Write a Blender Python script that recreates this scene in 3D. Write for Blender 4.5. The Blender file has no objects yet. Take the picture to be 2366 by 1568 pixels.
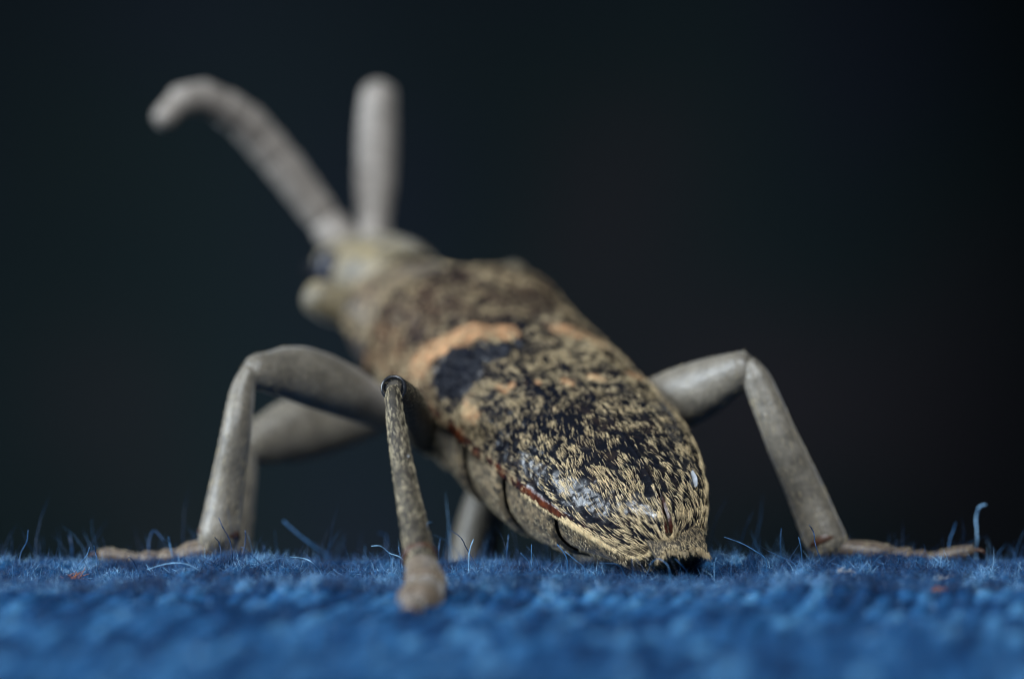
import bpy, bmesh, math, random
import numpy as np
from mathutils import Vector, Matrix

MM = 0.001                      # everything below is measured in millimetres and built in metres
rng = np.random.default_rng(11)
random.seed(11)
scene = bpy.context.scene
col = scene.collection

# ------------------------------------------------------------------ camera, world, lamps, exposure
F_PX, CX, CY, CAM_D, CAM_H = 11830.0, 1183.0, 784.0, 90.0, 8.75      # measured on a 2366 px wide view
PITCH = math.atan2(CAM_H, CAM_D) - math.atan(536 / F_PX)
CAM = np.array([0.0, -CAM_D, CAM_H])
FWD = np.array([0, math.cos(PITCH), -math.sin(PITCH)])
UPV = np.array([0, math.sin(PITCH), math.cos(PITCH)])

def at(px, py, Y):
    """the point (mm) seen at pixel px, py on the vertical plane y = Y"""
    r = FWD * F_PX + np.array([1.0, 0, 0]) * (px - CX) + UPV * (CY - py)
    return CAM + r * ((Y - CAM[1]) / r[1])

cd = bpy.data.cameras.new('camera')
cam = bpy.data.objects.new('camera', cd)
col.objects.link(cam)
cam.location = Vector(CAM * MM)
cam.rotation_euler = (math.pi / 2 - PITCH, 0, 0)
cd.sensor_width = 36.0
cd.lens = F_PX / 2366 * 36.0
cd.clip_start = 0.005
cd.clip_end = 5.0
cd.dof.use_dof = True
cd.dof.focus_distance = 90.9 * MM
cd.dof.aperture_fstop = (cd.lens * 0.001) / (3.0 * MM)
scene.camera = cam

world = bpy.data.worlds.new('World')
scene.world = world
world.use_nodes = True
world.node_tree.nodes['Background'].inputs[0].default_value = (0.35, 0.45, 0.6, 1)
world.node_tree.nodes['Background'].inputs[1].default_value = 0.045

def lamp(name, loc, target, size, power, color, spread=180):
    ld = bpy.data.lights.new(name, 'AREA')
    ld.shape = 'RECTANGLE'
    ld.size, ld.size_y = size[0] * MM, size[1] * MM
    ld.energy = power
    ld.color = color
    ld.spread = math.radians(spread)
    o = bpy.data.objects.new(name, ld)
    col.objects.link(o)
    o.location = Vector(loc) * MM
    d = (Vector(target) - Vector(loc)).normalized()
    o.rotation_euler = d.to_track_quat('-Z', 'Y').to_euler()
    return o
lamp('softbox_lamp', (-200, -35, 75), (0, 3, 1), (120, 100), 0.165, (0.78, 0.89, 1.0), 70)
lamp('front_lamp', (-20, -150, 170), (0, 3, 1), (90, 70), 0.072, (0.86, 0.93, 1.0), 50)
sd_ = bpy.data.lights.new('added_backdrop_spot', 'SPOT')  # unseen spot, added only to brighten the backdrop with a soft falloff
sd_.energy = 0.27; sd_.spot_size = math.radians(50); sd_.spot_blend = 1.0; sd_.shadow_soft_size = 0.004; sd_.color = (0.84, 0.93, 1.0)
so_ = bpy.data.objects.new('added_backdrop_spot', sd_)
col.objects.link(so_)
so_.location = Vector((-12, 130, -46)) * MM
so_.rotation_euler = (Vector((-13, 238, -2)) - Vector((-12, 130, -46))).to_track_quat('-Z', 'Y').to_euler()

scene.view_settings.view_transform = 'Standard'
scene.view_settings.look = 'None'
scene.view_settings.gamma = 1.0
scene.view_settings.exposure = 0.0
scene.cycles.use_denoising = True
scene.cycles.filter_width = 1.1
scene.cycles.max_bounces = 6
scene.cycles.sample_clamp_indirect = 3.0
scene.unit_settings.system = 'METRIC'

# ------------------------------------------------------------------ helpers
def smooth(e0, e1, x):
    t = np.clip((x - e0) / (e1 - e0), 0, 1)
    return t * t * (3 - 2 * t)

def vnoise(p, seed=0):
    """value noise, p (n,3) -> 0..1"""
    p = np.asarray(p, float)
    i = np.floor(p).astype(np.int64)
    f = p - i
    f = f * f * (3 - 2 * f)
    def h(a):
        n = (a[:, 0] * 73856093) ^ (a[:, 1] * 19349663) ^ (a[:, 2] * 83492791) ^ (seed * 2654435761 & 0x7fffffff)
        n = n & 0x7fffffff
        n = ((n >> 13) ^ n) & 0x7fffffff
        n = (n * ((n * n * 15731 + 789221) & 0x7fffffff) + 1376312589) & 0x7fffffff
        return n / 2147483647.0
    out = 0
    for dx in (0, 1):
        for dy in (0, 1):
            for dz in (0, 1):
                w = (f[:, 0] if dx else 1 - f[:, 0]) * (f[:, 1] if dy else 1 - f[:, 1]) * (f[:, 2] if dz else 1 - f[:, 2])
                out = out + w * h(i + np.array([dx, dy, dz]))
    return out

def mesh_obj(name, verts, quads=None, tris=None, mat=None, parent=None, origin=(0, 0, 0), shade=True, attrs=None, kind=None):
    verts = (np.asarray(verts, float) - np.asarray(origin, float)) * MM
    nq = 0 if quads is None else len(quads)
    nt = 0 if tris is None else len(tris)
    me = bpy.data.meshes.new(name)
    me.vertices.add(len(verts))
    me.vertices.foreach_set('co', verts.astype(np.float32).ravel())
    idx = []
    if nq: idx.append(np.asarray(quads, np.int32).ravel())
    if nt: idx.append(np.asarray(tris, np.int32).ravel())
    idx = np.concatenate(idx)
    me.loops.add(len(idx))
    me.loops.foreach_set('vertex_index', idx)
    me.polygons.add(nq + nt)
    start = np.concatenate([np.arange(nq) * 4, nq * 4 + np.arange(nt) * 3]).astype(np.int32)
    me.polygons.foreach_set('loop_start', start)
    me.update(calc_edges=True)
    me.validate()
    if shade:
        me.polygons.foreach_set('use_smooth', np.ones(len(me.polygons), bool))
    for k, a in (attrs or {}).items():
        at_ = me.attributes.new(k, 'FLOAT', 'POINT')
        at_.data.foreach_set('value', np.asarray(a, np.float32))
    o = bpy.data.objects.new(name, me)
    col.objects.link(o)
    if mat: me.materials.append(mat)
    if parent is not None:
        o.parent = parent
    else:
        o.location = Vector(np.asarray(origin, float)) * MM
    if kind: o['kind'] = kind
    return o

def grid_faces(n, m, wrap=False):
    i, j = np.meshgrid(np.arange(n - 1), np.arange(m if wrap else m - 1), indexing='ij')
    j2 = (j + 1) % m
    return np.stack([i * m + j, (i + 1) * m + j, (i + 1) * m + j2, i * m + j2], -1).reshape(-1, 4)

def catmull(P, k):
    P = np.asarray(P, float)
    if len(P) < 3:
        t = np.linspace(0, 1, k * (len(P) - 1) + 1)[:, None]
        return P[0] * (1 - t) + P[-1] * t
    Q = np.vstack([2 * P[0] - P[1], P, 2 * P[-1] - P[-2]])
    out = []
    for i in range(len(P) - 1):
        a, b, c, d = Q[i:i + 4]
        for t in np.arange(k) / k:
            out.append(0.5 * (2 * b + (c - a) * t + (2 * a - 5 * b + 4 * c - d) * t * t + (3 * b - a - 3 * c + d) * t ** 3))
    out.append(P[-1])
    return np.array(out)

def frames(C, side=None):
    T = np.gradient(C, axis=0)
    T /= np.linalg.norm(T, axis=1)[:, None] + 1e-12
    ref = np.array([0, 0, 1.0]) if side is None else np.asarray(side, float)
    if abs(T[0] @ ref) > 0.9: ref = np.array([0.3, 1, 0.0])
    A = []
    a = ref - T[0] * (ref @ T[0])
    for t in T:
        a = a - t * (a @ t)
        a = a / np.linalg.norm(a)
        A.append(a)
    A = np.array(A)
    return T, A, np.cross(T, A)

def tube(P, R, k=6, n=18, flat=1.0, side=None, cap=True, wob=0.0):
    """rings round a smooth centre line; returns verts, quads, tris, and per-vertex frames for hairs"""
    C = catmull(P, k)
    r = np.interp(np.linspace(0, len(P) - 1, len(C)), np.arange(len(P)), R)
    if len(P) > 2:
        r = catmull(np.stack([R, R, R], 1), k)[:, 0]
    T, A, B = frames(C, side)
    if cap:                                  # rounded ends
        L0, L1 = r[0], r[-1]
        e0 = [(C[0] - T[0] * L0 * 0.75 * s, L0 * math.sqrt(max(0, 1 - s * s))) for s in (0.98, 0.8, 0.45)]
        e1 = [(C[-1] + T[-1] * L1 * 0.75 * s, L1 * math.sqrt(max(0, 1 - s * s))) for s in (0.45, 0.8, 0.98)]
        C = np.vstack([[c for c, _ in e0], C, [c for c, _ in e1]])
        r = np.concatenate([[q for _, q in e0], r, [q for _, q in e1]])
        T = np.vstack([[T[0]] * 3, T, [T[-1]] * 3]); A = np.vstack([[A[0]] * 3, A, [A[-1]] * 3]); B = np.vstack([[B[0]] * 3, B, [B[-1]] * 3])
    th = np.linspace(0, 2 * math.pi, n, endpoint=False)
    Nn = A[:, None] * np.cos(th)[None, :, None] + B[:, None] * np.sin(th)[None, :, None] * flat
    V = C[:, None] + Nn * r[:, None, None]
    V = V.reshape(-1, 3)
    if wob:
        V = V + Nn.reshape(-1, 3) * (wob * (vnoise(V / 0.25, 5) - 0.5))[:, None]
    m = len(C)
    tris = [(0 * n + (j + 1) % n, j, m * n) for j in range(n)] + [((m - 1) * n + j, (m - 1) * n + (j + 1) % n, m * n + 1) for j in range(n)]
    V = np.vstack([V, C[0], C[-1]])
    return V, grid_faces(m, n, True)[:, ::-1], np.array(tris), (C, r, T, A, B, flat)

def hair_mesh(P, D, N, L, W, curl=0.35, rings=3):
    """tapered, curved three-sided bristles. P root, D direction along the surface, N normal, L length, W root radius, curl: how far the tip bends back"""
    n = len(P)
    D = D / (np.linalg.norm(D, axis=1)[:, None] + 1e-12)
    Bn = np.cross(N, D); Bn /= np.linalg.norm(Bn, axis=1)[:, None] + 1e-12
    Up = np.cross(D, Bn)
    ts = np.linspace(0, 1, rings + 1)
    V = np.zeros((n, rings * 3 + 1, 3))
    cl = np.broadcast_to(curl, (n,))[:, None]
    for k, t in enumerate(ts):
        c = P + D * (L * t)[:, None] - Up * cl * (L * t * t)[:, None]
        if k == rings:
            V[:, rings * 3] = c
        else:
            w = (W * (1 - 0.75 * t))[:, None]
            for q in range(3):
                a = 2 * math.pi * q / 3
                V[:, k * 3 + q] = c + Bn * math.cos(a) * w + Up * math.sin(a) * w
    m = rings * 3 + 1
    q = []
    for k in range(rings - 1):
        for s in range(3):
            s2 = (s + 1) % 3
            q.append((k * 3 + s, k * 3 + s2, (k + 1) * 3 + s2, (k + 1) * 3 + s))
    t3 = [((rings - 1) * 3 + s, (rings - 1) * 3 + (s + 1) % 3, rings * 3) for s in range(3)]
    off = (np.arange(n) * m)[:, None, None]
    return V.reshape(-1, 3), (np.array(q)[None] + off).reshape(-1, 4), (np.array(t3)[None] + off).reshape(-1, 3), m

# ------------------------------------------------------------------ materials
class NT:
    def __init__(self, name):
        self.m = bpy.data.materials.new(name)
        self.m.use_nodes = True
        self.t = self.m.node_tree
        self.b = self.t.nodes['Principled BSDF']
    def n(self, typ, **kw):
        x = self.t.nodes.new(typ)
        for k, v in kw.items():
            if k in x.inputs: x.inputs[k].default_value = v
            else: setattr(x, k, v)
        return x
    def l(self, a, b): self.t.links.new(a, b)
    def coord(self): return self.n('ShaderNodeTexCoord').outputs['Object']
    def noise(self, scale_mm, detail=3.0, rough=0.55, co=None):
        x = self.n('ShaderNodeTexNoise')
        x.inputs['Scale'].default_value = 1.0 / (scale_mm * MM)
        x.inputs['Detail'].default_value = detail
        x.inputs['Roughness'].default_value = rough
        self.l(co or self.coord(), x.inputs['Vector'])
        return x.outputs['Fac']
    def voro(self, scale_mm, feature='F1', co=None):
        x = self.n('ShaderNodeTexVoronoi', feature=feature)
        x.inputs['Scale'].default_value = 1.0 / (scale_mm * MM)
        self.l(co or self.coord(), x.inputs['Vector'])
        return x.outputs['Distance']
    def ramp(self, fac, stops):
        x = self.n('ShaderNodeValToRGB')
        cr = x.color_ramp
        while len(cr.elements) < len(stops): cr.elements.new(0.5)
        for e, (p, c) in zip(cr.elements, stops):
            e.position = p
            e.color = (*c, 1) if len(c) == 3 else c
        self.l(fac, x.inputs['Fac'])
        return x.outputs['Color']
    def attr(self, name): return self.n('ShaderNodeAttribute', attribute_name=name).outputs['Fac']
    def mix(self, fac, a, b):
        x = self.n('ShaderNodeMix', data_type='RGBA')
        self.l(fac, x.inputs[0])
        for s, v in ((x.inputs[6], a), (x.inputs[7], b)):
            if isinstance(v, tuple): s.default_value = (*v, 1)
            else: self.l(v, s)
        return x.outputs[2]
    def math(self, op, a, b=0.0):
        x = self.n('ShaderNodeMath', operation=op)
        for s, v in ((x.inputs[0], a), (x.inputs[1], b)):
            if isinstance(v, (int, float)): s.default_value = v
            else: self.l(v, s)
        return x.outputs[0]
    def bump(self, h, dist_mm, strength=1.0):
        x = self.n('ShaderNodeBump')
        x.inputs['Distance'].default_value = dist_mm * MM
        x.inputs['Strength'].default_value = strength
        self.l(h, x.inputs['Height'])
        self.l(x.outputs['Normal'], self.b.inputs['Normal'])
    def set(self, **kw):
        for k, v in kw.items():
            s = self.b.inputs[k.replace('_', ' ')]
            if isinstance(v, (int, float)): s.default_value = v
            elif isinstance(v, tuple): s.default_value = (*v, 1)
            else: self.l(v, s)
        return self

M = {}
def mat_elytron():
    t = NT('elytron_cuticle')
    base = t.mix(t.noise(0.5, 4), (0.0030, 0.0038, 0.007), (0.006, 0.007, 0.010))
    org = t.ramp(t.noise(0.22, 4), [(0.30, (0.17, 0.085, 0.042)), (0.62, (0.44, 0.245, 0.125))])
    brown = t.ramp(t.noise(0.30, 4), [(0.35, (0.018, 0.013, 0.011)), (0.65, (0.13, 0.076, 0.042))])
    c = t.mix(t.attr('brown'), base, brown)
    c = t.mix(t.attr('orange'), c, org)
    red = t.ramp(t.noise(0.2, 3), [(0.3, (0.025, 0.007, 0.004)), (0.7, (0.13, 0.034, 0.014))])
    c = t.mix(t.attr('rim'), c, red)
    sv = t.attr('spot')
    c = t.mix(sv, c, (0.004, 0.005, 0.009))
    t.set(Base_Color=c, Roughness=t.mix(sv, t.ramp(t.noise(0.15, 3), [(0.3, (0.17,) * 3), (0.7, (0.34,) * 3)]), (0.55, 0.55, 0.55)))
    t.l(t.mix(t.attr('rim'), t.mix(sv, (0.40, 0.40, 0.40), (0.14, 0.14, 0.14)), (0.10, 0.10, 0.10)), t.b.inputs['Specular IOR Level'])
    pits = t.voro(0.15, 'SMOOTH_F1')
    h = t.math('ADD', t.math('MULTIPLY', pits, 1.0), t.math('MULTIPLY', t.noise(0.05, 2), 0.25))
    t.bump(h, 0.028, 0.9)
    return t.m
def mat_setae(name, lo, hi, tip=None):
    t = NT(name)
    c = t.ramp(t.attr('tone'), [(0.0, lo), (1.0, hi)])
    t.set(Base_Color=c, Roughness=0.42)
    t.b.inputs['Specular IOR Level'].default_value = 0.45
    return t.m
def mat_cuticle(name, dark, mid, light, s=0.25, rough=0.5, bump=0.02, bs=0.07, sheen=0.25, spec=0.5, pos=(.30, .48, .68)):
    t = NT(name)
    f = t.math('ADD', t.math('MULTIPLY', t.noise(s, 4, 0.6), 0.7), t.math('MULTIPLY', t.noise(s * 0.25, 2), 0.3))
    t.set(Base_Color=t.ramp(f, [(pos[0], dark), (pos[1], mid), (pos[2], light)]), Roughness=rough)
    t.b.inputs['Sheen Weight'].default_value = sheen
    t.b.inputs['Specular IOR Level'].default_value = spec
    t.b.inputs['Sheen Roughness'].default_value = 0.4
    t.bump(t.noise(bs, 3), bump, 0.8)
    return t.m
def plain(name, c, rough=0.4, spec=0.5):
    t = NT(name)
    f = t.noise(0.12, 3)
    t.set(Base_Color=t.ramp(f, [(0.3, tuple(x * 0.7 for x in c)), (0.7, tuple(min(1, x * 1.2) for x in c))]), Roughness=rough)
    t.b.inputs['Specular IOR Level'].default_value = spec
    t.bump(t.noise(0.05, 2), 0.008, 0.5)
    return t.m

M['elytron'] = mat_elytron()
M['gold'] = mat_setae('golden_setae', (0.17, 0.125, 0.078), (0.92, 0.72, 0.41))
M['pale'] = mat_setae('pale_setae', (0.10, 0.08, 0.048), (0.58, 0.49, 0.32))
M['leg'] = mat_cuticle('leg_cuticle', (0.058, 0.050, 0.039), (0.110, 0.096, 0.074), (0.170, 0.150, 0.118), 0.35, 0.44, 0.02, 0.07, 0.3, 0.5)
M['tarsus'] = mat_cuticle('tarsus_cuticle', (0.040, 0.026, 0.016), (0.088, 0.062, 0.042), (0.150, 0.115, 0.080), 0.22, 0.5)
M['legdark'] = mat_cuticle('dark_leg_cuticle', (0.010, 0.009, 0.008), (0.03, 0.026, 0.020), (0.06, 0.05, 0.038), 0.2, 0.6, 0.02, 0.07, 0.0, 0.2)
M['joint'] = plain('knee_cuticle', (0.010, 0.011, 0.014), 0.22, 0.6)
M['socket'] = plain('knee_socket_skin', (0.004, 0.005, 0.007), 0.45, 0.15)
M['rust'] = plain('rusty_cuticle', (0.060, 0.026, 0.013), 0.45)
M['belly'] = mat_cuticle('belly_cuticle', (0.008, 0.008, 0.008), (0.085, 0.064, 0.038), (0.24, 0.175, 0.098), 0.13, 0.5, 0.02, 0.1, 0.05, 0.4, (.40, .50, .60))
M['pronotum'] = mat_cuticle('pronotum_cuticle', (0.008, 0.008, 0.010), (0.035, 0.026, 0.020), (0.125, 0.085, 0.052), 0.26, 0.5, 0.02, 0.07, 0.1, 0.4, (.38, .50, .62))
M['head'] = mat_cuticle('head_cuticle', (0.035, 0.030, 0.021), (0.105, 0.086, 0.052), (0.25, 0.195, 0.10), 0.5, 0.5)
M['antenna'] = mat_cuticle('antenna_cuticle', (0.13, 0.112, 0.095), (0.19, 0.165, 0.14), (0.25, 0.22, 0.19), 0.4, 0.55)
M['eye'] = plain('eye_lens', (0.008, 0.010, 0.020), 0.38, 0.35)
M['dust'] = plain('white_dust', (0.30, 0.32, 0.35), 0.7, 0.3)
M['orange'] = plain('orange_fibre', (0.30, 0.11, 0.045), 0.5, 0.3)

# ------------------------------------------------------------------ the cloth and the backdrop
def cloth_height(x, y):
    """twill relief (mm) on the flat top of the cloth, which rolls down behind the beetle"""
    x = np.asarray(x, float); y = np.asarray(y, float)
    z0 = np.zeros(len(x))
    w = (vnoise(np.stack([x / 3, y / 4, z0], 1), 3) - 0.5) * 0.5
    r = (x - 0.13 * y + w) / 0.38
    i = np.floor(r)
    fr = r - i
    ph = (y + i * 0.6) / 1.7
    fl = ph - np.floor(ph)
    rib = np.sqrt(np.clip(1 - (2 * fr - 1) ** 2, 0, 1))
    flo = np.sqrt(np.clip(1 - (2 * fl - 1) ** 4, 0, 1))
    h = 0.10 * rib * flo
    h = h + 0.10 * (vnoise(np.stack([x / 0.16, y / 0.22, z0], 1), 7) - 0.5)
    h = h + 0.22 * (vnoise(np.stack([x / 1.7, y / 2.2, z0 + 4], 1), 9) - 0.5)
    drop = np.maximum(0, y - 2.1)
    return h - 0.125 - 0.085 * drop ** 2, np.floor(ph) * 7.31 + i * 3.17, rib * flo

xs = np.arange(-17, 17.001, 0.07); ys = np.concatenate([np.arange(-66, -24, 0.35), np.arange(-24, 10.001, 0.11)])
gx, gy = np.meshgrid(xs, ys, indexing='ij')
hz, cell, crest = cloth_height(gx.ravel(), gy.ravel())
def cell_tone(c): return np.modf(np.abs(np.sin(c * 12.9898) * 43758.5453))[0]
tone = cell_tone(cell)

def mat_cloth():
    t = NT('blue_yarn')
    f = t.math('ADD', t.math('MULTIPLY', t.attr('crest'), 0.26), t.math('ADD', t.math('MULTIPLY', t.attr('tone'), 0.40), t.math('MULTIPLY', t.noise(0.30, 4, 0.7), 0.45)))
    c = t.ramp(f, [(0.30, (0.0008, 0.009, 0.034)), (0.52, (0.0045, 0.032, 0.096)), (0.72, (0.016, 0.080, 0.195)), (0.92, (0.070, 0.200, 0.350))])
    t.set(Base_Color=c, Roughness=0.85)
    t.b.inputs['Specular IOR Level'].default_value = 0.08
    t.bump(t.noise(0.06, 3, 0.7), 0.05, 1.0)
    return t.m
def mat_fibre():
    t = NT('blue_fibre')
    c = t.ramp(t.attr('tone'), [(0.0, (0.001, 0.009, 0.036)), (0.45, (0.008, 0.042, 0.118)), (0.8, (0.038, 0.130, 0.280)), (1.0, (0.22, 0.40, 0.58))])
    t.set(Base_Color=c, Roughness=0.4)
    t.b.inputs['Specular IOR Level'].default_value = 0.3
    return t.m
M['cloth'] = mat_cloth(); M['fibre'] = mat_fibre()
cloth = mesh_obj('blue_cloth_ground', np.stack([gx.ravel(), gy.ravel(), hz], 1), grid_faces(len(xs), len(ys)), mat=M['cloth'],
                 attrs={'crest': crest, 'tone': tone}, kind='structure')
cloth['label'] = 'blue woven cloth with fuzzy twill surface under the beetle'

# short nap standing off the yarns, denser where the lens is sharp
def nap(n, x0, x1, y0, y1, l0, l1, w, rise=0.55):
    x = rng.uniform(x0, x1, n); y = rng.uniform(y0, y1, n)
    z, ce, cr = cloth_height(x, y)
    keep = (vnoise(np.stack([x / 0.5, y / 0.8, x * 0], 1), 33) * 0.7 + 0.5 * cr + rng.random(n) * 0.3) > 0.55
    x, y, z = x[keep], y[keep], z[keep]; n = len(x)
    th = rng.uniform(0, 2 * math.pi, n); el = np.clip(rng.normal(rise, 0.45, n), -0.1, 1.5)
    D = np.stack([np.cos(th) * np.cos(el), np.sin(th) * np.cos(el), np.sin(el)], 1)
    N = np.tile([0.01, 0.02, 1.0], (n, 1)) + rng.normal(0, 0.3, (n, 3))
    L = rng.uniform(l0, l1, n) * rng.choice([0.7, 1, 1.5], n, p=[.45, .42, .13])
    V, q, t, m = hair_mesh(np.stack([x, y, z - 0.01], 1), D, N, L, rng.uniform(0.7, 1.2, n) * w, rng.uniform(-0.6, 0.7, n), rings=3 if l0 > .2 else 2)
    pt = .6 * vnoise(np.stack([x / .35, y / .9, x * 0], 1), 35) + .4 * vnoise(np.stack([x / .9, y / 2.2, x * 0], 1), 36)
    tn = np.clip(.16 + .55 * cell_tone(ce[keep]) + .55 * (pt - .5) + rng.normal(0, .24, n), 0, 1)
    return V, q, t, np.repeat(tn, m)
def join(parts):
    V, Q, T, A, o = [], [], [], [], 0
    for v, q, t, a in parts:
        V.append(v); Q.append(q + o); T.append(t + o); A.append(a); o += len(v)
    return np.vstack(V), np.vstack(Q), np.vstack(T), np.concatenate(A)
V, Q, T, A = join([nap(90000, -11, 11, -3.2, 3.2, 0.07, 0.21, 0.0055), nap(1100, -11, 11, -2.0, 3.2, 0.25, 0.55, 0.0055), nap(6000, -12, 12, 3.2, 7.5, 0.08, 0.30, 0.007), nap(900, -12, 12, 2.8, 6.5, 0.45, 0.95, 0.008, 1.1),
                   nap(20000, -12, 12, -20, -3.2, 0.06, 0.16, 0.010)])
mesh_obj('nap_fuzz', V, Q, T, M['fibre'], cloth, attrs={'tone': A}, kind='stuff')

# single loose fibres, traced: (points in pixels, y, brightness, radius)
FIB = [([(65, 1223), (62, 1250), (48, 1278), (42, 1300)], 1.4, .6, 11), ([(207, 1263), (200, 1283), (182, 1305), (165, 1330)], 0.1, .8, 10),
 ([(217, 1260), (222, 1280), (225, 1305), (226, 1320)], .5, .5, 11), ([(390, 1240), (392, 1255), (397, 1280)], 2.3, .8, 13),
 ([(380, 1250), (357, 1225), (345, 1245), (344, 1272)], 3.2, .5, 14), ([(655, 1203), (685, 1230), (720, 1258), (755, 1288)], 4.4, .75, 18),
 ([(505, 1195), (515, 1218), (530, 1245), (537, 1280), (539, 1315)], 0.1, .15, 12), ([(496, 1240), (507, 1255), (511, 1285), (506, 1315)], 0.0, .2, 12),
 ([(567, 1225), (567, 1250), (560, 1285)], 1.4, .3, 12), ([(557, 1262), (552, 1287), (540, 1315)], -.2, .15, 11), ([(558, 1262), (595, 1295), (622, 1325)], -.2, .45, 10),
 ([(340, 1315), (380, 1303), (425, 1301), (470, 1312)], -.3, .95, 11), ([(670, 1286), (700, 1289), (720, 1298), (740, 1320)], 0, .95, 10),
 ([(708, 1282), (725, 1300), (750, 1330)], -.4, .4, 10), ([(858, 1261), (880, 1261), (900, 1277), (925, 1287), (940, 1310)], 0, .95, 10),
 ([(895, 1272), (904, 1290), (904, 1310)], 0, .8, 9), ([(920, 1262), (924, 1285), (925, 1305)], .2, .7, 9),
 ([(998, 1205), (988, 1209), (990, 1230), (988, 1248), (996, 1300)], -1.2, .85, 9), ([(1017, 1245), (1013, 1275), (1012, 1295)], 1.8, .6, 12),
 ([(1043, 1225), (1065, 1242), (1080, 1270), (1108, 1310)], .7, .2, 11), ([(1094, 1245), (1085, 1272), (1083, 1310)], .1, 1., 11),
 ([(1175, 1235), (1172, 1270), (1172, 1300)], 1.8, .55, 13), ([(85, 1297), (107, 1302), (127, 1292)], .0, .5, 9), ([(33, 1290), (28, 1320)], .0, .7, 9),
 ([(610, 1260), (612, 1285)], 2.7, .5, 15), ([(875, 1230), (892, 1238), (893, 1270)], 4.5, .5, 18), ([(820, 1287), (820, 1310)], 1.6, .6, 11),
 ([(1673, 1240), (1708, 1252), (1738, 1268), (1768, 1290)], .5, .75, 12), ([(1805, 1220), (1803, 1255), (1805, 1285)], 1.5, .6, 13),
 ([(1845, 1240), (1850, 1260), (1853, 1290), (1850, 1315)], .2, .7, 10), ([(1870, 1212), (1880, 1230), (1885, 1260), (1903, 1295)], .9, .4, 12),
 ([(2208, 1207), (2203, 1225), (2193, 1255)], 3.4, .7, 17), ([(2278, 1165), (2262, 1172), (2255, 1200), (2258, 1240), (2255, 1280)], 3.6, .95, 26),
 ([(2200, 1292), (2213, 1315), (2223, 1340)], -.5, .8, 9), ([(2335, 1307), (2333, 1335), (2333, 1355)], -.8, .1, 10), ([(2357, 1297), (2350, 1340)], -.8, .9, 9),
 ([(1655, 1287), (1650, 1310)], -.1, .9, 9), ([(1693, 1290), (1689, 1315)], .0, .6, 9), ([(1228, 1257), (1228, 1295)], .6, .8, 10),
 ([(1288, 1257), (1308, 1285), (1313, 1320)], .8, .7, 13), ([(1203, 1277), (1223, 1300)], -.2, .7, 9), ([(1775, 1272), (1803, 1285), (1833, 1300)], .6, .6, 9),
 ([(1305, 1272), (1328, 1292), (1348, 1310)], .1, .8, 9), ([(160, 1235), (165, 1260)], 3.6, .4, 18), ([(1460, 1290), (1462, 1320)], -.6, .5, 10),
 ([(1560, 1290), (1575, 1305), (1590, 1325)], -.5, .4, 10), ([(2105, 1288), (2115, 1315), (2130, 1335)], -.4, .35, 10), ([(1960, 1295), (1975, 1320)], -.5, .6, 9),
 ([(290, 1300), (300, 1287), (320, 1320)], .0, .2, 9), ([(760, 1300), (800, 1297), (835, 1315)], -.1, .25, 9), ([(1385, 1300), (1425, 1303), (1440, 1320)], -.3, .6, 9),
 ([(1500, 1305), (1520, 1290), (1545, 1310)], -.7, .75, 9), ([(2040, 1300), (2046, 1318)], -.2, .8, 9), ([(1740, 1265), (1735, 1290), (1745, 1310)], .2, .25, 9)]
for pts, Y, br, r in FIB:
    P = np.array([at(px, py, Y + random.uniform(-.12, .12) * (k > 0)) for k, (px, py) in enumerate(pts)])
    gz = cloth_height(P[-1:, 0], P[-1:, 1])[0][0] - 0.03
    if P[-1, 2] > gz:
        P = np.vstack([P, [P[-1, 0] + 0.02, P[-1, 1], gz]]) if P[-1, 2] - gz > 0.12 else np.vstack([P[:-1], [P[-1, 0], P[-1, 1], gz]])
    rr = np.full(len(P), r * 0.00075); rr[0] *= 0.75
    v, q, t, _ = tube(P, rr, k=5, n=5, cap=False)
    v = v + rng.normal(0, r * 0.00018, v.shape)
    mesh_obj('loose_fibre', v, q, t, M['fibre'], cloth, attrs={'tone': np.clip(br + rng.normal(0, .06, len(v)), 0, 1)})

# dark out-of-focus surroundings: one wavy dark sheet far behind
def mat_backdrop():
    t = NT('dark_backdrop')
    co = t.coord()
    a = t.ramp(t.noise(26, 1.0, 0.4, co), [(0.32, (0.014, 0.020, 0.031)), (0.50, (0.013, 0.024, 0.027)), (0.70, (0.030, 0.028, 0.034))])
    c = a
    t.set(Base_Color=c, Roughness=0.9)
    t.b.inputs['Specular IOR Level'].default_value = 0.1
    return t.m
bx_, bz_ = np.meshgrid(np.linspace(-420, 420, 200), np.linspace(-120, 220, 60), indexing='ij')
by_ = 235 + 5 * np.sin(bx_ / 9.0 + 1.3 * np.sin(bz_ / 60)) - 0.0009 * bx_ ** 2
mesh_obj('backdrop', np.stack([bx_.ravel(), by_.ravel(), bz_.ravel()], 1), grid_faces(200, 60), mat=mat_backdrop(), kind='structure')['label'] = 'dark out-of-focus backdrop behind the cloth'

# ------------------------------------------------------------------ the beetle: pose and back
PSI, PHI, RHO = .3738, .3234, .0739
O = np.array([2.7599, 0, .6807])
LEN, HC, XA, BW, XB = 10.8716, 1.0815, .4107, 1.9581, .5309
cu = math.cos(PHI)
U = np.array([-math.sin(PSI) * cu, math.cos(PSI) * cu, math.sin(PHI)])           # forward
v0 = np.array([-math.cos(PSI), -math.sin(PSI), 0]); w0 = np.cross(v0, U)
w0 = w0 if w0[2] > 0 else -w0
VV = v0 * math.cos(RHO) - w0 * math.sin(RHO)                                      # towards its own left
WW = w0 * math.cos(RHO) + v0 * math.sin(RHO)                                      # up out of its back
def body(u, v, w):
    return O + np.multiply.outer(np.asarray(u, float), U) + np.multiply.outer(np.asarray(v, float), VV) + np.multiply.outer(np.asarray(w, float), WW)
def g_(z, k): return np.sqrt(np.maximum(0, 1 - (1 - np.minimum(z, 1)) ** k))
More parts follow.
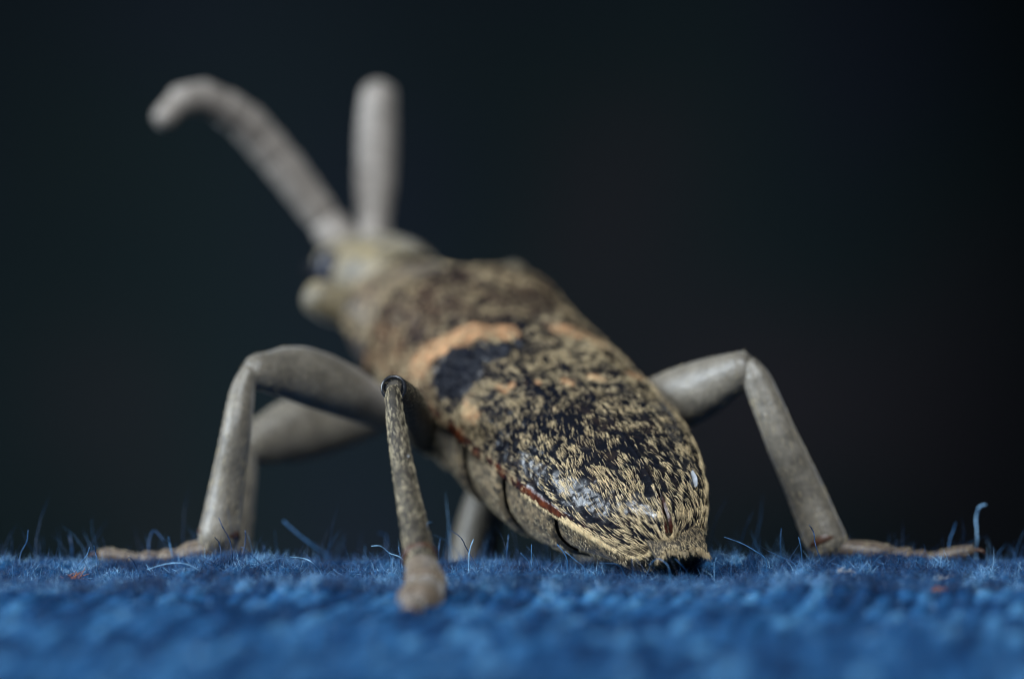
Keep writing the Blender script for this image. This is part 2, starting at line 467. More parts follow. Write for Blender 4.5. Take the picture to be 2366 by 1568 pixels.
def half(x): return BW * g_(x / XB, 2.2)
def margin(x): return .5409 * x - 1.1738 * x * x - (.25 + .36 * np.exp(-x / .09)) * g_(x / .032, 2)
BASE = np.array([O[0] - 1.2, 4.5, -0.05])
beetle = bpy.data.objects.new('longhorn_beetle', None)
col.objects.link(beetle)
beetle.location = Vector(BASE * MM)
beetle.empty_display_size = 0.002
beetle['label'] = 'mottled tan and black longhorn beetle seen from behind, standing on blue cloth'
beetle['category'] = 'beetle'
def part(name, v, q=None, t=None, mat=None, parent=None, **k):
    return mesh_obj(name, v, q, t, mat, parent or beetle, BASE, **k)

GAPE = .065
def elytron_point(x, t, s):
    """x 0 tip .. 1 shoulder, t 0 suture .. 1 outer margin, s +1 left / -1 right"""
    a = t * math.pi / 2
    wc = HC * g_(x / XA, 2.); wm = margin(x)
    vin = GAPE * np.clip(1 - x / .07, 0, 1) ** 1.6 + .014
    b = np.sqrt(half(x) ** 2 + (GAPE + .014) ** 2 * (1 - smooth(0, .2, x)))
    v = vin + (b - vin) * np.sin(a) ** .9
    w = wm + (wc - wm) * np.cos(a) ** .75
    w = w + .035 * np.exp(-((v - vin) / .05) ** 2) * smooth(.0, .06, x)                              # raised seam edge
    rib = sum(np.exp(-((t - c) / .06) ** 2) for c in (.27, .5, .72))
    w = w + .045 * rib * smooth(.12, .4, x) * (1 - .5 * smooth(.8, 1, x))
    w = w + .13 * np.exp(-((x - .94) / .07) ** 2 - ((t - .55) / .2) ** 2) - .25 * smooth(.965, 1.0, x) * (.4 + t)   # shoulder bump, front edge
    return body(x * LEN, s * v, w)
def elytron_normal(x, t, s):
    e = 2e-3
    x = np.clip(x, .012, .99); t = np.clip(t, .012, .985)
    a = elytron_point(np.minimum(x + e, 1), t, s) - elytron_point(np.maximum(x - e, 0), t, s)
    b = elytron_point(x, np.minimum(t + e, 1), s) - elytron_point(x, np.maximum(t - e, 0), s)
    n = np.cross(a, b) * -s
    n /= np.linalg.norm(n, axis=1)[:, None] + 1e-12
    sg = np.sign(n @ WW + .3 * s * (n @ VV))
    return n * np.where(sg == 0, 1, sg)[:, None], a / (np.linalg.norm(a, axis=1)[:, None] + 1e-12)
def relief(P):
    return .05 * (vnoise(P / .42, 40) - .5) + .022 * (vnoise(P / .13, 41) - .5)
def blob(x, t, cx, ct, rx, rt): return np.exp(-(((x - cx) / rx) ** 2 + ((t - ct) / rt) ** 2))
def markings(x, t, s, P):
    """orange cross bands, the velvety black side spot, brown shoulders and the rusty rim"""
    n = (vnoise(P / .35, 50) - .5) * .5 + (vnoise(P / .12, 51) - .5) * .35
    if s > 0:
        front = np.exp(-((x - (.655 + .115 * t ** 1.2)) / .032) ** 2) * smooth(.0, .12, t) * (1 - smooth(.86, 1, t))
        hind = np.maximum.reduce([blob(x, t, .485, .80, .04, .15), .8 * blob(x, t, .463, .40, .022, .10), .7 * blob(x, t, .435, .24, .022, .08), .75 * blob(x, t, .425, .06, .022, .05)])
        spot = np.maximum.reduce([blob(x, t, .605, .62, .072, .27), .85 * blob(x, t, .60, .30, .045, .14), .55 * blob(x, t, .605, .13, .03, .06)])
    else:
        front = np.exp(-((x - (.675 - .12 * t)) / .028) ** 2) * smooth(.05, .2, t) * (1 - smooth(.7, .95, t))
        hind = np.maximum.reduce([.8 * blob(x, t, .46, .45, .03, .15), .6 * blob(x, t, .425, .1, .02, .06), .6 * blob(x, t, .5, .75, .03, .12)])
        spot = blob(x, t, .56, .78, .05, .16)
    sp = smooth(.38, .46, spot + n * .42)
    org = smooth(.28, .70, np.maximum(front, hind) * 1.05 + n * 1.7) * (1 - sp) * smooth(.10, .30, np.maximum(front, hind))
    side = smooth(.62, .85, t) * smooth(.55, .7, x) * .75 + .35 * smooth(.66, .8, x)
    if s < 0: side = side + .8 * smooth(.72, .92, t)
    brown = np.clip(side + n * .5, 0, 1) * (1 - sp)
    rim = smooth(.935, .965, t) * smooth(.05, .2, x) * (1 - smooth(.65, .9, x)) * np.clip(.55 + 3.2 * n, 0, 1)
    rim = np.maximum(rim, (1 - smooth(.006, .014, t)) * (1 - smooth(.02, .06, x)) * .55)
    return org, sp, brown, rim

def make_elytron(s):
    nx, nt = 300, 130
    x = np.linspace(0, 1, nx) ** 1.5
    t = np.linspace(0, 1, nt)
    x, t = [a.ravel() for a in np.meshgrid(x, t, indexing='ij')]
    P = elytron_point(x, t, s)
    N, _ = elytron_normal(x, t, s)
    org, sp, brown, rim = markings(x, t, s, P)
    edge = smooth(0, .04, x) * smooth(0, .05, t) * (1 - smooth(.94, 1, t))
    d = relief(P) * edge + sp * edge * .16 * (smooth(.3, .7, vnoise(P / .085, 60)) - .5) + .03 * rim
    P2 = P + N * d[:, None]
    q = grid_faces(nx, nt)
    if s < 0: q = q[:, ::-1]
    o = part('elytron', P2, q, None, M['elytron'], attrs={'orange': org, 'brown': brown, 'rim': rim, 'spot': sp})
    sol = o.modifiers.new('thickness', 'SOLIDIFY'); sol.thickness = .07 * MM; sol.offset = -1 if s > 0 else -1
    o['label'] = ('wing case with large black side spot' if s > 0 else 'wing case on the far side, mostly mottled')
    # ---- setae
    n0 = 170000
    X = rng.random(n0); Tt = rng.random(n0)
    Pt = elytron_point(X, Tt, s)
    Nn, Ax = elytron_normal(X, Tt, s)
    e = 2e-3
    area = np.linalg.norm(np.cross((elytron_point(np.minimum(X + e, 1), Tt, s) - Pt) / e, (elytron_point(X, np.minimum(Tt + e, 1), s) - Pt) / e), axis=1)
    org, sp, brown, rim = markings(X, Tt, s, Pt)
    lx = np.stack([X * LEN, s * Tt * 3.2, X * 0], 1)
    k1 = vnoise(lx / np.array([.105, .15, 1]) + 3, 70); k2 = vnoise(lx / np.array([.30, .42, 1]) + 9, 71); k3 = vnoise(lx / .11, 72)
    k = .5 * k1 + .34 * k2 + .16 * vnoise(lx / .9, 73)
    bias = -.035 + .06 * (1 - smooth(.02, .10, X)) + .10 * smooth(.86, .97, Tt) * (1 - smooth(.3, .5, X)) - .16 * blob(X, Tt, .25, .30, .075, .22) + .07 * blob(X, Tt, .19, .52, .035, .14)
    bias = bias - .04 * blob(X, Tt, .14, .72, .05, .10) - .02 * smooth(.5, .62, X) + .04 * np.exp(-(Tt / .04) ** 2)
    dens = smooth(.475, .53, k + bias) * (.48 + .04 * smooth(.4, .6, X))
    dens = np.maximum(dens, .05) * (1 - sp) * (1 - .85 * rim * (Tt > .5))
    dens = np.maximum(dens, org * .8 * (1 - sp) * smooth(.35, .6, k3))
    keep = rng.random(n0) < dens * area / area.max() * 1.0
    keep &= rng.random(n0) < .97
    X, Tt, Pt, Nn, Ax, org, k = X[keep], Tt[keep], Pt[keep], Nn[keep], Ax[keep], org[keep], k[keep]
    n = len(X)
    Pt = Pt + Nn * (relief(Pt) - .006)[:, None]
    lay = -U - .30 * np.array([0, 0, 1.0]) * (1 - smooth(.1, .4, X))[:, None]           # hairs lie back along the body
    Ax = -(lay - Nn * (lay * Nn).sum(1)[:, None]); Ax /= np.linalg.norm(Ax, axis=1)[:, None] + 1e-9
    Bt = np.cross(Nn, Ax)
    ang = (vnoise(Pt / .6, 80) - .5) * .7 + rng.normal(0, .11, n) - .25 * s * smooth(.25, 0, X) * (Tt - .3)
    el = np.clip(.38 + rng.normal(0, .10, n), .1, .8)
    D = (-Ax * np.cos(ang)[:, None] + Bt * np.sin(ang)[:, None]) * np.cos(el)[:, None] + Nn * np.sin(el)[:, None]
    L = rng.normal(.195, .030, n).clip(.10, .27) * (1 - .25 * smooth(.5, .9, X))
    V, q, t3, m = hair_mesh(Pt, D, Nn, L, rng.uniform(.0036, .0052, n) * (1 + .5 * smooth(.4, .6, X)), rng.uniform(.22, .60, n))
    tone = np.clip(.60 + .5 * (k - .5) + .14 * (1 - smooth(.05, .3, X)) - .15 * smooth(.2, .4, X) + rng.normal(0, .16, n) - .24 * smooth(.4, .75, X) - .05 * org, 0, 1)
    fn = 1500                                                                    # pale fringe along the outer edge by the tip
    fx = rng.random(fn) ** 1.5 * .26; ft = 1 - np.abs(rng.normal(0, .012, fn))
    fp = elytron_point(fx, ft, s); fnm, fax = elytron_normal(fx, ft, s)
    out = elytron_point(fx, ft, s) - elytron_point(fx, ft - .03, s); out /= np.linalg.norm(out, axis=1)[:, None]
    fd = out * .75 - fax * .7 + fnm * .25 + rng.normal(0, .12, (fn, 3))
    V2, q2, t2, m2 = hair_mesh(fp, fd, fnm, rng.uniform(.08, .15, fn), np.full(fn, .0065), rng.uniform(.1, .4, fn))
    V, q, t3, at_ = join([(V, q, t3, np.repeat(tone, m)), (V2, q2, t2, np.repeat(np.clip(rng.normal(.85, .12, fn), 0, 1), m2))])
    part('setae', V, q, t3, M['gold'], o, attrs={'tone': at_}, kind='stuff')
    return o, n
counts = [make_elytron(s)[1] for s in (1, -1)]

# ------------------------------------------------------------------ underside: abdominal rings, hind chest
def surface_setae(parent, P, N, D, L, W, tone, mat, el=.35, jit=.25, curl=(.15, .4)):
    n = len(P)
    B = np.cross(N, D)
    a = rng.normal(0, jit, n); e = np.clip(rng.normal(el, .1, n), .05, 1.2)
    D2 = (D * np.cos(a)[:, None] + B * np.sin(a)[:, None]) * np.cos(e)[:, None] + N * np.sin(e)[:, None]
    V, q, t, m = hair_mesh(P, D2, N, L, W, rng.uniform(curl[0], curl[1], n))
    return part('setae', V, q, t, mat, parent, attrs={'tone': np.repeat(np.clip(tone, 0, 1), m)}, kind='stuff')

def belly_depth(u): return np.interp(u, [0, .6, 1.3, 1.9, 2.9, 4.6, 5.8, 7.2, 9, 11], [.22, .45, .74, 1.0, 1.38, 1.62, 1.65, 1.65, 1.6, 1.4])
def ring_pt(u, a, k):
    x = np.clip(u / LEN, 0, 1)
    b = np.sqrt(half(x) ** 2 + .2 ** 2) * .955 * k
    return body(u, b * np.sign(np.cos(a)) * np.abs(np.cos(a)) ** .8, margin(x) + .03 - belly_depth(u) * k * np.abs(np.sin(a)) ** .75)
def ring_part(name, ua, ub, mat, flare=.035, nu=26, na=70, label=None):
    u = np.linspace(ua, ub, nu); a = np.linspace(-.12, math.pi + .12, na)
    uu, aa = [z.ravel() for z in np.meshgrid(u, a, indexing='ij')]
    f = (uu - ua) / (ub - ua)
    k = 1 + flare * (1 - smooth(0, .9, f)) - .03 * smooth(.75, 1, f) - .05 * (1 - smooth(0, .05, f))
    P = ring_pt(uu, np.clip(aa, 0, math.pi), k)
    over = np.where(aa < 0, -aa, np.where(aa > math.pi, aa - math.pi, 0))
    P = P + np.multiply.outer(over * .8, WW)
    P = P + np.multiply.outer((vnoise(P / .3, 90) - .5) * .03, -WW)
    o = part(name, P, grid_faces(nu, na), None, mat)
    if label: o['label'] = label
    n = int(230 * (ub - ua) * 3)
    us = rng.uniform(ua, ub, n); as_ = rng.uniform(0, math.pi, n)
    fs = (us - ua) / (ub - ua)
    ks = 1 + flare * (1 - smooth(0, .9, fs)) - .03 * smooth(.75, 1, fs)
    Ps = ring_pt(us, as_, ks)
    kp = vnoise(Ps / .16, 91) > .45
    us, Ps, n = us[kp], Ps[kp], int(kp.sum())
    Na = Ps - body(us, us * 0, margin(us / LEN)); Na -= np.outer(Na @ U, U); Na /= np.linalg.norm(Na, axis=1)[:, None] + 1e-9
    surface_setae(o, Ps, Na, np.tile(-U, (n, 1)), rng.uniform(.08, .14, n), np.full(n, .0055), rng.normal(.5, .25, n), M['pale'])
    return o
for ua, ub in ((.02, 1.82), (1.87, 3.59), (3.64, 5.40), (5.45, 7.1)):
    ring_part('abdominal_segment', ua, ub, M['belly'], .05)
ring_part('hind_chest', 7.15, 10.9, M['belly'], .02, 40)
uc, ac = [z.ravel() for z in np.meshgrid(np.linspace(.3, 8, 60), np.linspace(0, math.pi, 60), indexing='ij')]
part('abdomen_membrane', ring_pt(uc, ac, .962), grid_faces(60, 60), None, M['legdark'])

def pygidium():
    nu, nv = 40, 60
    f = np.linspace(0, 1, nu); t = np.linspace(-1, 1, nv)
    ff, tt = [z.ravel() for z in np.meshgrid(f, t, indexing='ij')]
    wd = .54 - .04 * ff ** 2
    lob = -.5 * (1 + np.cos((tt + .05) * math.pi * 2.0)) * .5 + .25
    u = .55 - (.78 - .16 * lob) * ff
    v = tt * wd - .16
    w = .06 - .20 * ff - .10 * np.abs(tt) ** 2.2 - .09 * ff ** 3 + .07 * ff * lob
    P = body(u, v, w)
    o = part('pygidium', P, grid_faces(nu, nv), None, M['legdark'])
    s = o.modifiers.new('thickness', 'SOLIDIFY'); s.thickness = .06 * MM; s.offset = 0
    o['label'] = 'hairy tail plate with two-lobed fringed edge'
    n = 800
    ii = rng.integers(0, nu - 1, n); jj = rng.integers(0, nv - 1, n)
    G = P.reshape(nu, nv, 3)
    a, b = rng.random(n)[:, None], rng.random(n)[:, None]
    Q = np.tile(WW * .03, (n, 1)) + G[ii, jj] * (1 - a) * (1 - b) + G[ii + 1, jj] * a * (1 - b) + G[ii, jj + 1] * (1 - a) * b + G[ii + 1, jj + 1] * a * b
    T1 = G[ii + 1, jj] - G[ii, jj]; T2 = G[ii, jj + 1] - G[ii, jj]
    T1 /= np.linalg.norm(T1, axis=1)[:, None] + 1e-9
    N = np.cross(T1, T2); N /= np.linalg.norm(N, axis=1)[:, None] + 1e-9
    N *= np.sign(N @ (WW - 1.2 * U))[:, None]
    fr = (ii / nu)
    surface_setae(o, Q, N, T1, rng.uniform(.07, .12, n), np.full(n, .0045), .15 + .75 * fr ** 4 + rng.normal(0, .12, n), M['gold'])
    n = 420                                                                       # long fringe on the lip
    jj = np.concatenate([rng.integers(0, nv - 1, n - 170), rng.integers(0, nv // 5, 170)])
    Q = G[-1, jj] + rng.normal(0, .02, (n, 3))
    T1 = G[-1, jj] - G[-4, jj]; T1 /= np.linalg.norm(T1, axis=1)[:, None]
    T1 = T1 + np.outer(((jj - nv / 2) / nv) * .7, VV) + rng.normal(0, .10, (n, 3)) - np.outer(np.full(n, .45), WW)
    T1 /= np.linalg.norm(T1, axis=1)[:, None]
    Nn = np.tile(WW, (n, 1))
    surface_setae(o, Q, Nn, T1, rng.uniform(.06, .19, n), np.full(n, .0042), rng.normal(.5, .2, n), M['gold'], el=.0, jit=.12, curl=(-.05, .15))
pygidium()
def last_sternite():
    nu, na = 24, 44
    f, a = [z.ravel() for z in np.meshgrid(np.linspace(0, 1, nu), np.linspace(0, math.pi, na), indexing='ij')]
    u = -.17 + .80 * f
    P = body(u, (.47 + .10 * f) * np.cos(a) - .16, -.235 + .05 * f - (.05 + .52 * f) * np.sin(a) ** .8 - .07 * np.abs(np.cos(a)) ** 2 * (1 - f))
    P = P + np.multiply.outer((vnoise(P / .2, 92) - .5) * .03, WW)
    o = part('last_sternite', P, grid_faces(nu, na), None, M['belly'])
    n = 500
    k = rng.integers(0, len(P), n)
    N = P[k] - body(u[k], np.full(n, -.16), np.full(n, -.15)); N -= np.outer(N @ U, U); N /= np.linalg.norm(N, axis=1)[:, None] + 1e-9
    surface_setae(o, P[k], N, np.tile(-U, (n, 1)), rng.uniform(.07, .14, n), np.full(n, .005), rng.normal(.5, .2, n), M['gold'])
last_sternite()

# ------------------------------------------------------------------ fore body
def fore():
    nu, na = 90, 96
    u = np.linspace(10.3, 14.0, nu); a = np.linspace(0, 2 * math.pi, na, endpoint=False)
    uu, aa = [z.ravel() for z in np.meshgrid(u, a, indexing='ij')]
    b = np.interp(uu, [10.3, 10.8, 11.3, 12, 12.7, 13.3, 13.6, 14.0], [1.2, 1.45, 1.50, 1.52, 1.52, 1.34, 1.12, 1.05])
    hh = np.interp(uu, [10.3, 11, 12, 13, 13.6, 14.0], [.95, 1.12, 1.18, 1.12, .98, .92])
    c, s = np.cos(aa), np.sin(aa)
    v = b * np.sign(c) * np.abs(c) ** .9; w = -.92 + hh * np.sign(s) * np.abs(s) ** .9
    bump = np.exp(-((uu - 12.75) / .36) ** 2 - ((w + .5) / .42) ** 2)
    v = v + np.sign(c) * .30 * bump
    w = w + .10 * np.exp(-((uu - 12.2) / .6) ** 2) * smooth(.3, 1, s) * (np.exp(-((v - .55) / .3) ** 2) + np.exp(-((v + .55) / .3) ** 2))
    P = body(uu, v + .06 * (uu - 11), w)
    P = P + np.multiply.outer((vnoise(P / .3, 95) - .5) * .05, WW)
    o = part('pronotum', P, grid_faces(nu, na, True), None, M['pronotum'])
    o['label'] = 'mottled collar shield with blunt spine on each side'
    for sg in (1, -1):
        tv, tq, tt_, _ = tube([body(12.8, sg * 1.0 + .1, -.75), body(13.0, sg * 1.6 + .1, -.55), body(13.1, sg * 2.1 + .1, -.34)], [.30, .40, .36], k=5, n=22, wob=.03)
        part('pronotal_spine', tv, tq, tt_, M['head'], o)
    n = 5000
    ii = rng.integers(0, nu - 1, n); jj = rng.integers(0, na // 2 + 6, n)
    G = P.reshape(nu, na, 3)
    Q = G[ii, jj]
    N = Q - body(u[ii], .06 * (u[ii] - 11), np.full(n, -.92)); N /= np.linalg.norm(N, axis=1)[:, None]
    keep = vnoise(Q / .4, 97) * .7 + vnoise(Q / .15, 98) * .3 > .45
    n = keep.sum()
    surface_setae(o, Q[keep], N[keep], np.tile(-U, (n, 1)), rng.uniform(.10, .16, n), np.full(n, .009), rng.normal(.5, .2, n), M['gold'])
    # head, turned a little to its left and down
    nu = 60
    f = np.linspace(0, 1, nu)
    ff, aa = [z.ravel() for z in np.meshgrid(f, a, indexing='ij')]
    hu = 13.5 + 3.1 * ff; hv = .12 + .50 * ff; hw = -.52 - .45 * ff
    b = np.interp(ff, [0, .15, .32, .5, .66, .8, .93, 1], [.80, .95, 1.08, 1.02, .86, .72, .55, .12])
    hh = np.interp(ff, [0, .15, .32, .5, .66, .8, .93, 1], [.78, .88, .92, .90, .82, .66, .45, .10])
    c, s = np.cos(aa), np.sin(aa)
    w = hw + hh * s
    w = w - .14 * np.exp(-(c / .22) ** 2) * smooth(.1, .3, ff) * smooth(.2, .8, s)        # furrow between the brows
    P = body(hu, hv + b * c, w)
    h = part('head', P, grid_faces(nu, 96, True), None, M['head'])
    h['label'] = 'yellowish-tan head with bulging cheeks'
    for sgn in (1, -1):
        ce = body(15.0, .36 + sgn * .92, -.62)
        E = []
        for i in np.linspace(0, math.pi, 15):
            for j in np.linspace(0, 2 * math.pi, 22, endpoint=False):
                E.append(ce + U * .36 * math.cos(i) + VV * sgn * .30 * math.sin(i) * math.cos(j) + WW * .48 * math.sin(i) * math.sin(j))
        q = grid_faces(15, 22, True)
        part('eye', np.array(E), q, None, M['eye'], h)
        mp = [body(16.2, .60 + sgn * .42, -1.05), body(16.7, .66 + sgn * .46, -1.25), body(17.1, .70 + sgn * .22, -1.4), body(17.2, .70 + sgn * .04, -1.45)]
        v, q, t, _ = tube(mp, [.26, .22, .13, .04], k=5, n=14, flat=.6)
        part('mandible', v, q, t, M['joint'], h)
fore()

def antenna(nodes, rad, label):
    """nodes: joint positions from base to tip; one mesh for the stout first joint, the rest are its pieces"""
    root = None
    rad = [z * 1.42 for z in rad]
    for i in range(len(nodes) - 1):
        a, b = np.asarray(nodes[i]), np.asarray(nodes[i + 1])
        r = rad[i]
        d = b - a
        P = [a + d * .02, a + d * .30, a + d * .72, a + d * .97]
        v, q, t, _ = tube(P, [r * .96, r * .99, r * 1.01, r * .985], k=5, n=20, wob=.02)
        if root is None:
            root = part('antenna', v, q, t, M['antenna'])
            root['label'] = label
        else:
            part('antennal_joint', v, q, t, M['antenna'], root)
def spaced(P, n, first=1.0):
    C = catmull(P, 12)
    s = np.concatenate([[0], np.cumsum(np.linalg.norm(np.diff(C, axis=0), axis=1))])
    k = np.cumsum(np.concatenate([[0, first, .45, .85, .8], np.full(n - 4, 1.0)])); k /= k[-1]
    return [np.array([np.interp(z * s[-1], s, C[:, q]) for q in range(3)]) for z in k]
la = [at(800, 572, 14.2), at(775, 541, 14.3), at(735, 488, 14.3), at(698, 438, 14.2), at(656, 383, 14.1), at(611, 330, 14.0), at(565, 278, 13.8), at(508, 241, 13.5), at(453, 221, 13.2), at(400, 243, 12.9), at(378, 275, 12.7)]
antenna(spaced(la, 11, 1.1), [.26, .22, .25, .26, .27, .27, .27, .25, .23, .21, .17], 'feeler arching over to one side with a hooked tip')
ra = [at(862, 560, 14.2), at(866, 470, 14.5), at(869, 360, 14.8), at(872, 262, 15.0), at(875, 218, 15.2)]
antenna(spaced(ra, 11, 1.1), [.24, .20, .24, .26, .28, .29, .29, .29, .28, .27, .25], 'feeler standing straight up')

# ------------------------------------------------------------------ legs
def tube_setae(parent, fr, dens, L, W, mat, tone, trim=(0.0, 1.0), el=.3, jit=.2):
    C, r, T, A, B, flat = fr
    s = np.concatenate([[0], np.cumsum(np.linalg.norm(np.diff(C, axis=0), axis=1))])
    area = np.sum((r[1:] + r[:-1]) * math.pi * np.diff(s))
    n = int(dens * area)
    z = rng.uniform(trim[0], trim[1], n) * s[-1]
    ip = lambda X: np.stack([np.interp(z, s, X[:, k]) for k in range(3)], 1)
    c, Tn, An, Bn, rr = ip(C), ip(T), ip(A), ip(B), np.interp(z, s, r)
    th = rng.uniform(0, 2 * math.pi, n)
    Nr = An * np.cos(th)[:, None] + Bn * (np.sin(th) * flat)[:, None]
    P = c + Nr * (rr * .985)[:, None]
    N = Nr / (np.linalg.norm(Nr, axis=1)[:, None] + 1e-9)
    surface_setae(parent, P, N, Tn, rng.uniform(L[0], L[1], n), np.full(n, W), rng.normal(tone, .18, n), mat, el=el, jit=jit)

def claw_pair(parent, tip, d, side, r=.035):
    for s in (-1, 1):
        P = [tip, tip + d * .10 + side * s * .06, tip + d * .20 + side * s * .10 - np.array([0, 0, .03]), tip + d * .25 + side * s * .11 - np.array([0, 0, .09])]
        v, q, t, _ = tube(P, [r, r * .9, r * .6, r * .2], k=4, n=8)
        part('claw', v, q, t, M['rust'], parent)

def leg(label, fem, fr, tib, tr, tars, tarr, hairs=(60, 160), fside=None, knee_rim=False, dark=False):
    fr = [z * 1.25 for z in fr] if not dark else fr
    tr = [z * 1.32 for z in tr] if not dark else [z * 1.08 for z in tr]
    tarr = [z * 1.02 for z in tarr]
    v, q, t, f1 = tube(fem, fr, k=8, n=26, flat=.82, side=fside, wob=.02)
    o = part('leg', v, q, t, M['legdark'] if dark else M['leg'])
    o['label'] = label
    tube_setae(o, f1, hairs[0], (.06, .11), .006, M['pale'], .4)
    v, q, t, f2 = tube(tib, tr, k=10, n=24, flat=.85, wob=.015)
    part('tibia', v, q, t, M['legdark'] if dark else M['leg'], o)
    tube_setae(o, f2, hairs[1], (.12, .19), .005, M['pale'], .5, el=.16, jit=.10)
    Tn = np.asarray(tib[-1]) - np.asarray(tib[-2]); Tn /= np.linalg.norm(Tn)
    v, q, t, _ = tube([np.asarray(tib[-1]) - Tn * .03, np.asarray(tib[-1]) + Tn * .05], [tr[-1] * (1.06 if dark else .93), tr[-1] * .72], k=4, n=20)
    part('tibia_rim', v, q, t, M['rust'], o)
    side = np.cross(Tn, [0, 0, 1.0]); 
    for i in range(len(tars) - 1):
        a, b = np.asarray(tars[i]), np.asarray(tars[i + 1])
        r = tarr[i]
        P = [a + (b - a) * .02, a + (b - a) * .4, a + (b - a) * .8, a + (b - a) * .98]
        v, q, t, f3 = tube(P, [r * .70, r * .86, r * .98, r * .80], k=4, n=16, flat=1.2)
        part('tarsal_joint', v, q, t, M['tarsus'], o)
        tube_setae(o, f3, hairs[1] * .5, (.06, .12), .006, M['pale'], .5)
    d = np.asarray(tars[-1]) - np.asarray(tars[-2]); d /= np.linalg.norm(d)
    sd = np.cross(d, [0, 0, 1.0]); sd /= np.linalg.norm(sd)
    claw_pair(o, np.asarray(tars[-1]), d, sd)
    if knee_rim:
        k = np.asarray(fem[-1]); d = knee_rim
        R = fr[-1]
        d = np.asarray(d, float); d /= np.linalg.norm(d)
        a1 = np.cross(d, [1, 0, 0.0]); a1 /= np.linalg.norm(a1); a2 = np.cross(d, a1)
        ring = [k + d * R * .52 + (a1 * math.cos(z) + a2 * math.sin(z)) * R * .86 for z in np.linspace(0, 2 * math.pi, 40)]
        v, q, t, _ = tube(ring, [.034] * 40, k=1, n=10, cap=False)
        part('knee_rim', v, q, t, M['joint'], o)
        v, q, t, _ = tube([k + d * R * .1, k + d * R * .56], [R * .80, R * .80], k=3, n=30, cap=False)
        part('knee_socket', v, q, t, M['socket'], o)
    return o

# hind leg that reaches back towards the lens
leg('hind leg reaching straight back, tibia bristling with pale hairs',
    [body(6.7, 1.0, -1.35), at(985, 1015, 6.0), at(968, 975, 4.4), at(945, 930, 2.4), at(912, 898, .62)], [.2, .26, .29, .28, .235],
    [at(908, 903, .46), at(909, 918, .14), at(916, 985, -.25), at(934, 1100, -1.0), at(955, 1210, -1.8), at(971, 1292, -2.5)],
    [.11, .150, .180, .215, .255, .285],
    [at(973, 1302, -2.6), at(987, 1358, -3.5), at(966, 1393, -4.6), at(950, 1408, -5.6)], [.30, .33, .16],
    hairs=(420, 330), knee_rim=(-.12, -1, .18), dark=True)
# hind leg on the other side
leg('hind leg bent out to the side beyond the tail',
    [body(6.7, -1.0, -1.35), at(1430, 985, 6.0), at(1530, 938, 5.0), at(1630, 895, 4.2), at(1716, 852, 3.6)], [.25, .36, .46, .42, .27],
    [at(1733, 848, 3.5), at(1752, 885, 3.45), at(1800, 1000, 3.3), at(1860, 1135, 3.4), at(1908, 1252, 3.3)], [.15, .20, .235, .27, .30],
    [at(1912, 1262, 3.3), at(2055, 1281, 3.2), at(2105, 1287, 3.2), at(2140, 1290, 3.1), at(2245, 1272, 3.1)], [.20, .17, .16, .13])
# middle legs
leg('middle leg with its thick thigh raised and foot spread on the cloth',
    [body(8.7, 1.0, -1.45), at(890, 950, 6.4), at(800, 905, 5.4), at(690, 865, 4.6), at(592, 858, 3.9)], [.24, .29, .40, .42, .26],
    [at(575, 862, 3.8), at(560, 905, 3.7), at(545, 1000, 3.4), at(525, 1120, 3.5), at(505, 1240, 3.4)], [.15, .20, .24, .28, .33],
    [at(512, 1258, 3.4), at(420, 1286, 3.4), at(372, 1291, 3.4), at(330, 1293, 3.4), at(236, 1280, 3.4)], [.23, .18, .17, .14])
leg('middle leg showing only a blurred shin under the belly',
    [body(8.7, -.9, -1.45), at(1230, 1060, 7.2), at(1190, 1090, 7.4), at(1150, 1110, 7.6), at(1122, 1118, 7.8)], [.25, .30, .40, .36, .26],
    [at(1125, 1122, 7.9), at(1120, 1165, 7.8), at(1106, 1230, 7.6), at(1090, 1320, 7.3), at(1080, 1410, 7.0)], [.26, .36, .40, .42, .44],
    [at(1076, 1420, 7.0), at(1040, 1440, 6.8), at(1010, 1446, 6.7), at(990, 1448, 6.6), at(940, 1446, 6.6)], [.2, .17, .16, .13])
# front legs
leg('front leg with blurred thigh held below the raised middle one',
    [body(11.2, .8, -1.6), at(880, 945, 9.6), at(790, 965, 8.9), at(685, 990, 8.2), at(575, 1030, 7.5)], [.26, .32, .46, .50, .30],
    [at(562, 1030, 7.4), at(556, 1080, 7.3), at(546, 1170, 7.1), at(535, 1270, 6.9), at(528, 1385, 6.6)], [.18, .26, .29, .31, .33],
    [at(526, 1395, 6.6), at(470, 1415, 6.5), at(440, 1420, 6.4), at(410, 1422, 6.4), at(350, 1420, 6.4)], [.2, .17, .16, .13])
leg('front leg on the far side, hidden behind the body',
    [body(11.2, -.8, -1.6), at(1080, 910, 10.4), at(1110, 930, 10.8), at(1175, 960, 11.0), at(1225, 985, 11.2)], [.25, .3, .4, .36, .24],
    [at(1235, 992, 11.2), at(1270, 1040, 11.2), at(1320, 1130, 11.0), at(1380, 1300, 10.6), at(1410, 1480, 10.0)], [.16, .20, .22, .24, .26],
    [at(1412, 1500, 9.9), at(1440, 1530, 9.6), at(1460, 1545, 9.4), at(1480, 1550, 9.3), at(1530, 1550, 9.2)], [.2, .17, .16, .13])

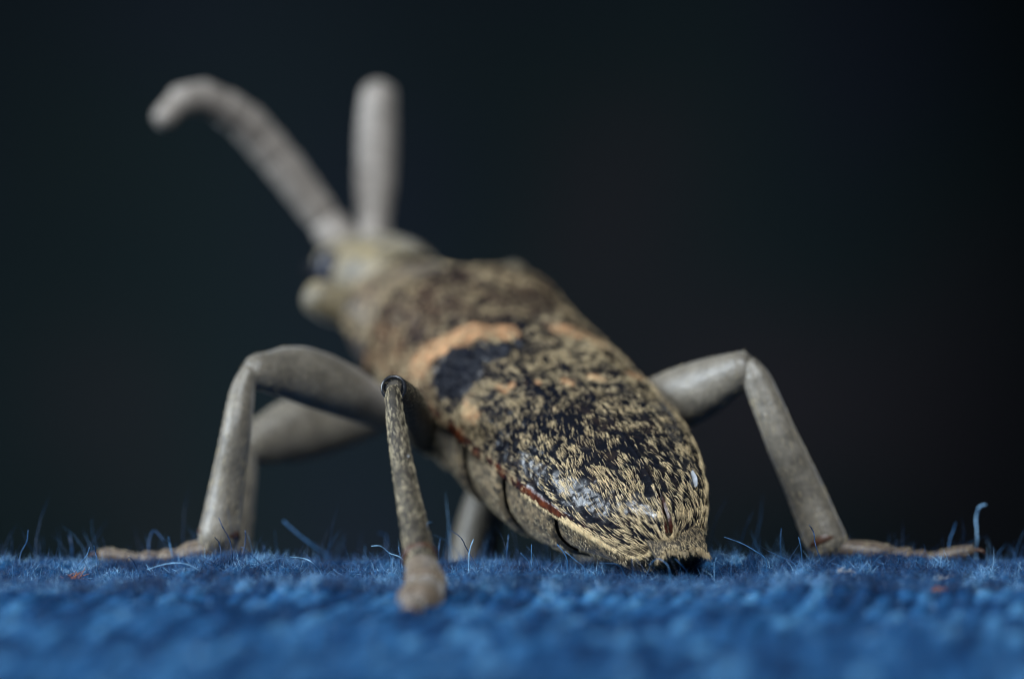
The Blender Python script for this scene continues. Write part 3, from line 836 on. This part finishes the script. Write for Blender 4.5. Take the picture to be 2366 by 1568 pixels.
# ------------------------------------------------------------------ flecks and lint
def thing(name, v, q, t, mat, label, cat, **k):
    o = mesh_obj(name, v, q, t, mat, None, np.mean(v, axis=0), **k)
    o['label'] = label; o['category'] = cat
    return o
x_, t_ = np.array([.100]), np.array([.50])
pf = elytron_point(x_, t_, -1)[0]; nf = elytron_normal(x_, t_, -1)[0][0]
d1 = elytron_point(np.array([.135]), np.array([.44]), -1)[0] - elytron_point(np.array([.075]), np.array([.54]), -1)[0]
d1 /= np.linalg.norm(d1)
v, q, t, _ = tube([pf + nf * .035 + d1 * .18, pf + nf * .05, pf + nf * .03 - d1 * .18], [.030, .050, .026], k=5, n=12, flat=.35, side=nf, wob=.03)
thing('white_fleck', v, q, t, M['dust'], 'white fleck stuck to the edge of the wing case', 'fleck')
for px, py, Y, r, lb in ((959, 1143, -1.52, .030, 'larger white dust grain caught midway down the bristly hind tibia'), (943, 1054, -.92, .022, 'smaller white dust grain on the bristly hind tibia, closer to its knee')):
    c = at(px, py, Y)
    v, q, t, _ = tube([c - [.01, 0, 0], c, c + [.01, 0, .005]], [r * .8, r, r * .8], k=3, n=9, wob=.02)
    thing('dust_grain', v, q, t, M['dust'], lb, 'dust')['group'] = 'dust grains on the tibia'

def lint(name, px, py, Y, n, spread, length, w, mat, label, cat, tone=None):
    c = at(px, py, Y)
    c[2] = cloth_height(c[:1], c[1:2])[0][0] + .05
    P = c + rng.normal(0, 1, (n, 3)) * np.array([spread, spread * .5, spread * .25])
    th = rng.uniform(0, 2 * math.pi, n); el = rng.uniform(-.2, .9, n)
    D = np.stack([np.cos(th) * np.cos(el), np.sin(th) * np.cos(el), np.sin(el)], 1)
    N = np.tile([0, 0, 1.0], (n, 1)) + rng.normal(0, .4, (n, 3))
    V, q, t, m = hair_mesh(P, D, N, rng.uniform(.5, 1, n) * length, np.full(n, w), rng.uniform(-.3, .8, n), rings=4)
    thing(name, V, q, t, mat, label, cat)
lint('orange_lint', 172, 1318, .0, 26, .07, .30, .013, M['orange'], 'tuft of orange lint lying on the blue cloth', 'lint')
lint('orange_speck', 2172, 1362, -3.0, 14, .05, .14, .018, M['orange'], 'rusty orange crumb sunk in the blue nap', 'lint')
CLAWS = 'pale lint speck in the nap in front of the claws of the outstretched foot'
for px, py, Y, lb in ((2150, 1335, -1.2, CLAWS), (2178, 1338, -1.3, CLAWS), (1950, 1332, -1.0, 'pale lint speck in the nap in front of the ankle of the outstretched leg')):
    lint('white_lint', px, py, Y, 22, .07, .16, .012, M['dust'], lb, 'lint')
for o in bpy.data.objects:
    if o.name.startswith('white_lint'): o['group'] = 'pale lint specks'
print('setae', counts, 'tris', sum(len(o.data.loops) - 2 * len(o.data.polygons) for o in bpy.data.objects if o.type == 'MESH'))
